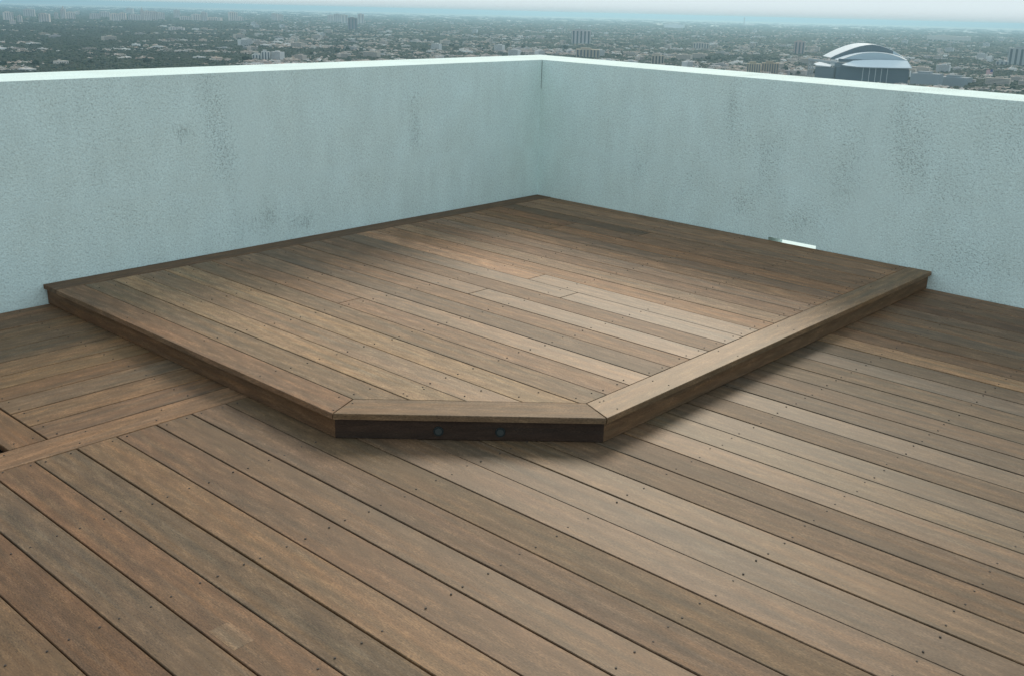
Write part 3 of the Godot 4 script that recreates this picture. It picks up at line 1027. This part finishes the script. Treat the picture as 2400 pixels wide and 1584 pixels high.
func flag() -> void:
	var t := thing("flag_on_pole", "huge red, white and blue striped flag flying on a tall pole near the right edge", "flag", spot(-17.72, 3284))
	t.rotation.y = deg_to_rad(17.7)
	var st := begin()
	box(st, Vector3(-0.35, 0, -0.35), Vector3(0.35, 44, 0.35), Color(0.6, 0.6, 0.6))
	part("pole", st, M.vertex, t)
	var w := 17.0
	var hh := 12.0
	for i in 13:
		st = begin()
		var y1 := 43.0 - i * hh / 13
		var y0 := y1 - hh / 13
		for k in 8:
			var xa := -w * k / 8.0 - 0.4
			var xb := -w * (k + 1) / 8.0 - 0.4
			var za := sin(k * 0.9) * 0.8
			var zb := sin((k + 1) * 0.9) * 0.8
			var drop := 1.2 * k / 8.0
			face(st, [Vector3(xa, y0 - drop, za), Vector3(xb, y0 - drop - 0.15, zb), Vector3(xb, y1 - drop - 0.15, zb), Vector3(xa, y1 - drop, za)], Vector3(0, 38, -60), [], Color(0.55, 0.06, 0.08) if i % 2 == 0 else Color(0.85, 0.85, 0.85))
		part("stripe", st, M.vertex, t)
	st = begin()
	box(st, Vector3(-7.2, 36.2, 0.9), Vector3(-0.45, 43.05, 1.0), Color(0.05, 0.07, 0.22))
	part("canton", st, M.vertex, t)


# the domed stadium: two arched roof panels one behind the other, a low canopy, glass front with white columns
func stadium() -> void:
	var t := thing("stadium", "white stadium with arched sliding roof panels, standing right of centre", "stadium", spot(-23.84, 3165))
	t.rotation.y = deg_to_rad(23.84)
	var white := Color(0.92, 0.93, 0.92)
	var steel := Color(0.50, 0.60, 0.66)
	var dark := Color(0.10, 0.14, 0.165)
	# upper panel: outlines of its far and near edges
	var a := [[-112.5, 65.9], [-94.8, 76.6], [-75.9, 86.7], [-55.8, 95.2], [-36.8, 101.4], [-19.0, 104.6], [1.0, 104.7], [19.7, 103.0], [39.6, 99.2], [59.8, 93.6], [77.8, 86.5], [92.4, 78.9], [105.8, 71.3]]
	var b := [[-88.3, 63.6], [-75.2, 71.2], [-61.0, 78.0], [-44.5, 85.3], [-29.2, 91.8], [-12.8, 97.4], [3.9, 100.8], [18.4, 103.0], [39.0, 100.7], [58.8, 95.1], [76.5, 88.2], [91.1, 79.8], [102.0, 72.6]]
	arch(t, "upper_roof_panel", a, -42.0, b, 6.0, white, 1.2)
	var st := begin()
	for i in b.size() - 1:
		face(st, [Vector3(b[i][0], b[i][1] - 1.3, 6.1), Vector3(b[i + 1][0], b[i + 1][1] - 1.3, 6.1), Vector3(b[i + 1][0], 58, 6.1), Vector3(b[i][0], 58, 6.1)], Vector3(0, 40, -80), [], dark if i < 10 else steel)
	part("upper_gable", st, M.vertex, t)
	for i in range(1, 10):
		st = begin()
		box(st, Vector3(b[i][0] - 0.5, 59, 6.2), Vector3(b[i][0] + 0.5, b[i][1] - 2.0, 7.2), Color(0.14, 0.17, 0.18))
		part("gable_post", st, M.vertex, t)
	# lower panel
	var c := [[-77.3, 60.0], [-65.1, 65.0], [-50.8, 70.6], [-37.5, 74.7], [-23.0, 78.3], [-7.3, 80.9], [9.5, 82.6], [26.4, 83.4], [43.4, 82.8], [60.5, 81.3], [75.4, 79.1], [95.1, 73.6], [115.2, 65.2]]
	var e := [[-64.7, 57.4], [-54.9, 62.1], [-43.0, 67.4], [-31.1, 72.2], [-17.9, 76.3], [-3.6, 79.5], [11.9, 81.6], [27.5, 82.6], [44.3, 82.1], [60.1, 80.6], [74.9, 78.1], [93.3, 72.9], [112.0, 65.0]]
	arch(t, "lower_roof_panel", c, 10.0, e, 40.0, white, 1.2)
	st = begin()
	for i in e.size() - 1:
		face(st, [Vector3(e[i][0], e[i][1] - 1.3, 40.1), Vector3(e[i + 1][0], e[i + 1][1] - 1.3, 40.1), Vector3(e[i + 1][0], 53, 40.1), Vector3(e[i][0], 53, 40.1)], Vector3(0, 30, -80), [], steel)
	part("lower_gable", st, M.vertex, t)
	st = begin()
	box(st, Vector3(-66, 56, 40.3), Vector3(114, 62.4, 44.0), dark)
	part("roof_joint", st, M.vertex, t)
	# front canopy
	var up := [[-37.9, 54.0], [-27.1, 58.7], [0.8, 61.6], [39.9, 63.4], [84.3, 63.9], [115.3, 63.5], [119.6, 56.4]]
	var lo := [[-54.8, 48.9], [-43.2, 46.6], [-13.8, 44.3], [25.3, 44.0], [80.5, 45.0], [127.3, 46.4], [128.1, 48.4]]
	st = begin()
	for i in up.size() - 1:
		var u0 := Vector3(up[i][0], up[i][1], 46.0)
		var u1 := Vector3(up[i + 1][0], up[i + 1][1], 46.0)
		var l0 := Vector3(lo[i][0], lo[i][1], 82.0)
		var l1 := Vector3(lo[i + 1][0], lo[i + 1][1], 82.0)
		var d := Vector3(0, 2.2, 1)
		face(st, [u0, u1, l1, l0], Vector3(0, -40, 0), [], Color(0.76, 0.82, 0.84))
		face(st, [l0, l1, l1 - d, l0 - d], Vector3(0, 0, -80), [], Color(0.5, 0.56, 0.6))
		face(st, [u0 - Vector3(0, 3, 0), u1 - Vector3(0, 3, 0), l1 - d, l0 - d], Vector3(0, 140, 0), [], steel)
	part("front_canopy", st, M.vertex, t)
	# left wing
	st = begin()
	var q := [Vector3(-130.6, 47.3, 52), Vector3(-116.6, 51.7, 30), Vector3(-83.1, 45.4, 30), Vector3(-85.2, 41.9, 62), Vector3(-123.3, 44.0, 62)]
	face(st, q, Vector3(-105, 0, 40), [], Color(0.86, 0.87, 0.86))
	face(st, q.map(func(v): return v - Vector3(0, 2.4, 0)), Vector3(-105, 120, 40), [], steel)
	for i in 5:
		var v0: Vector3 = q[i]
		var v1: Vector3 = q[(i + 1) % 5]
		face(st, [v0, v1, v1 - Vector3(0, 2.4, 0), v0 - Vector3(0, 2.4, 0)], Vector3(-105, 45, 45), [], Color(0.8, 0.82, 0.82))
	part("left_canopy", st, M.vertex, t)
	# the track that carries the panels, out to the left
	st = begin()
	var t0 := Vector3(-149.4, 59.7, -10)
	var t1 := Vector3(-58.8, 51.7, 20)
	for k in [0.0, 1.0]:
		face(st, [t0 + Vector3(0, 0, k * 12), t1 + Vector3(0, 0, k * 12), t1 + Vector3(0, -6, k * 12), t0 + Vector3(0, -6, k * 12)], Vector3(-100, 50, 3), [], Color(0.40, 0.43, 0.44))
	face(st, [t0, t1, t1 + Vector3(0, 0, 12), t0 + Vector3(0, 0, 12)], Vector3(-100, 0, 5), [], Color(0.46, 0.49, 0.50))
	part("roof_track", st, M.vertex, t)
	for x in [-146.5, -141.1, -135.2]:
		st = begin()
		box(st, Vector3(x - 1.6, 0, -6), Vector3(x + 1.6, 52.4, 0), Color(0.46, 0.47, 0.47))
		part("track_leg", st, M.vertex, t)
	# bowl and glass front
	st = begin()
	box(st, Vector3(-75, 0, -120), Vector3(122, 50.5, 36), Color(0.20, 0.25, 0.28))
	part("bowl", st, M.vertex, t)
	st = begin()
	box(st, Vector3(-69, 0, 36.5), Vector3(122, 41, 70), dark)
	part("glass_front", st, M.vertex, t)
	st = begin()
	box(st, Vector3(-125, 0, 20), Vector3(-73, 39, 60), Color(0.16, 0.19, 0.21))
	part("left_concourse", st, M.vertex, t)
	for x in [3.0, 19.9, 36.0, 51.2, 66.6]:
		st = begin()
		box(st, Vector3(x - 0.9, 0, 75), Vector3(x + 0.8, 42.5, 77), Color(0.50, 0.54, 0.55))
		part("column", st, M.vertex, t)
	st = begin()
	box(st, Vector3(124.5, 22, 66), Vector3(128, 38.5, 72), Color(0.88, 0.88, 0.86))
	part("stair_tower", st, M.vertex, t)


func arch(t: Node3D, called: String, a: Array, za: float, b: Array, zb: float, c: Color, thick: float) -> void:
	var st := begin()
	var core := Vector3(0, -60, (za + zb) / 2)
	var down := Vector3(0, thick, 0)
	for i in a.size() - 1:
		var a0 := Vector3(a[i][0], a[i][1], za)
		var a1 := Vector3(a[i + 1][0], a[i + 1][1], za)
		var b0 := Vector3(b[i][0], b[i][1], zb)
		var b1 := Vector3(b[i + 1][0], b[i + 1][1], zb)
		face(st, [a0, a1, b1, b0], core, [], c)
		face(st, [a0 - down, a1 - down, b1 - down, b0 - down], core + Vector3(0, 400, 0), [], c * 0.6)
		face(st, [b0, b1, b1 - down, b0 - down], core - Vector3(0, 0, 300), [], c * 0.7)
		face(st, [a0, a1, a1 - down, a0 - down], core + Vector3(0, 0, 300), [], c)
	part(called, st, M.vertex, t)
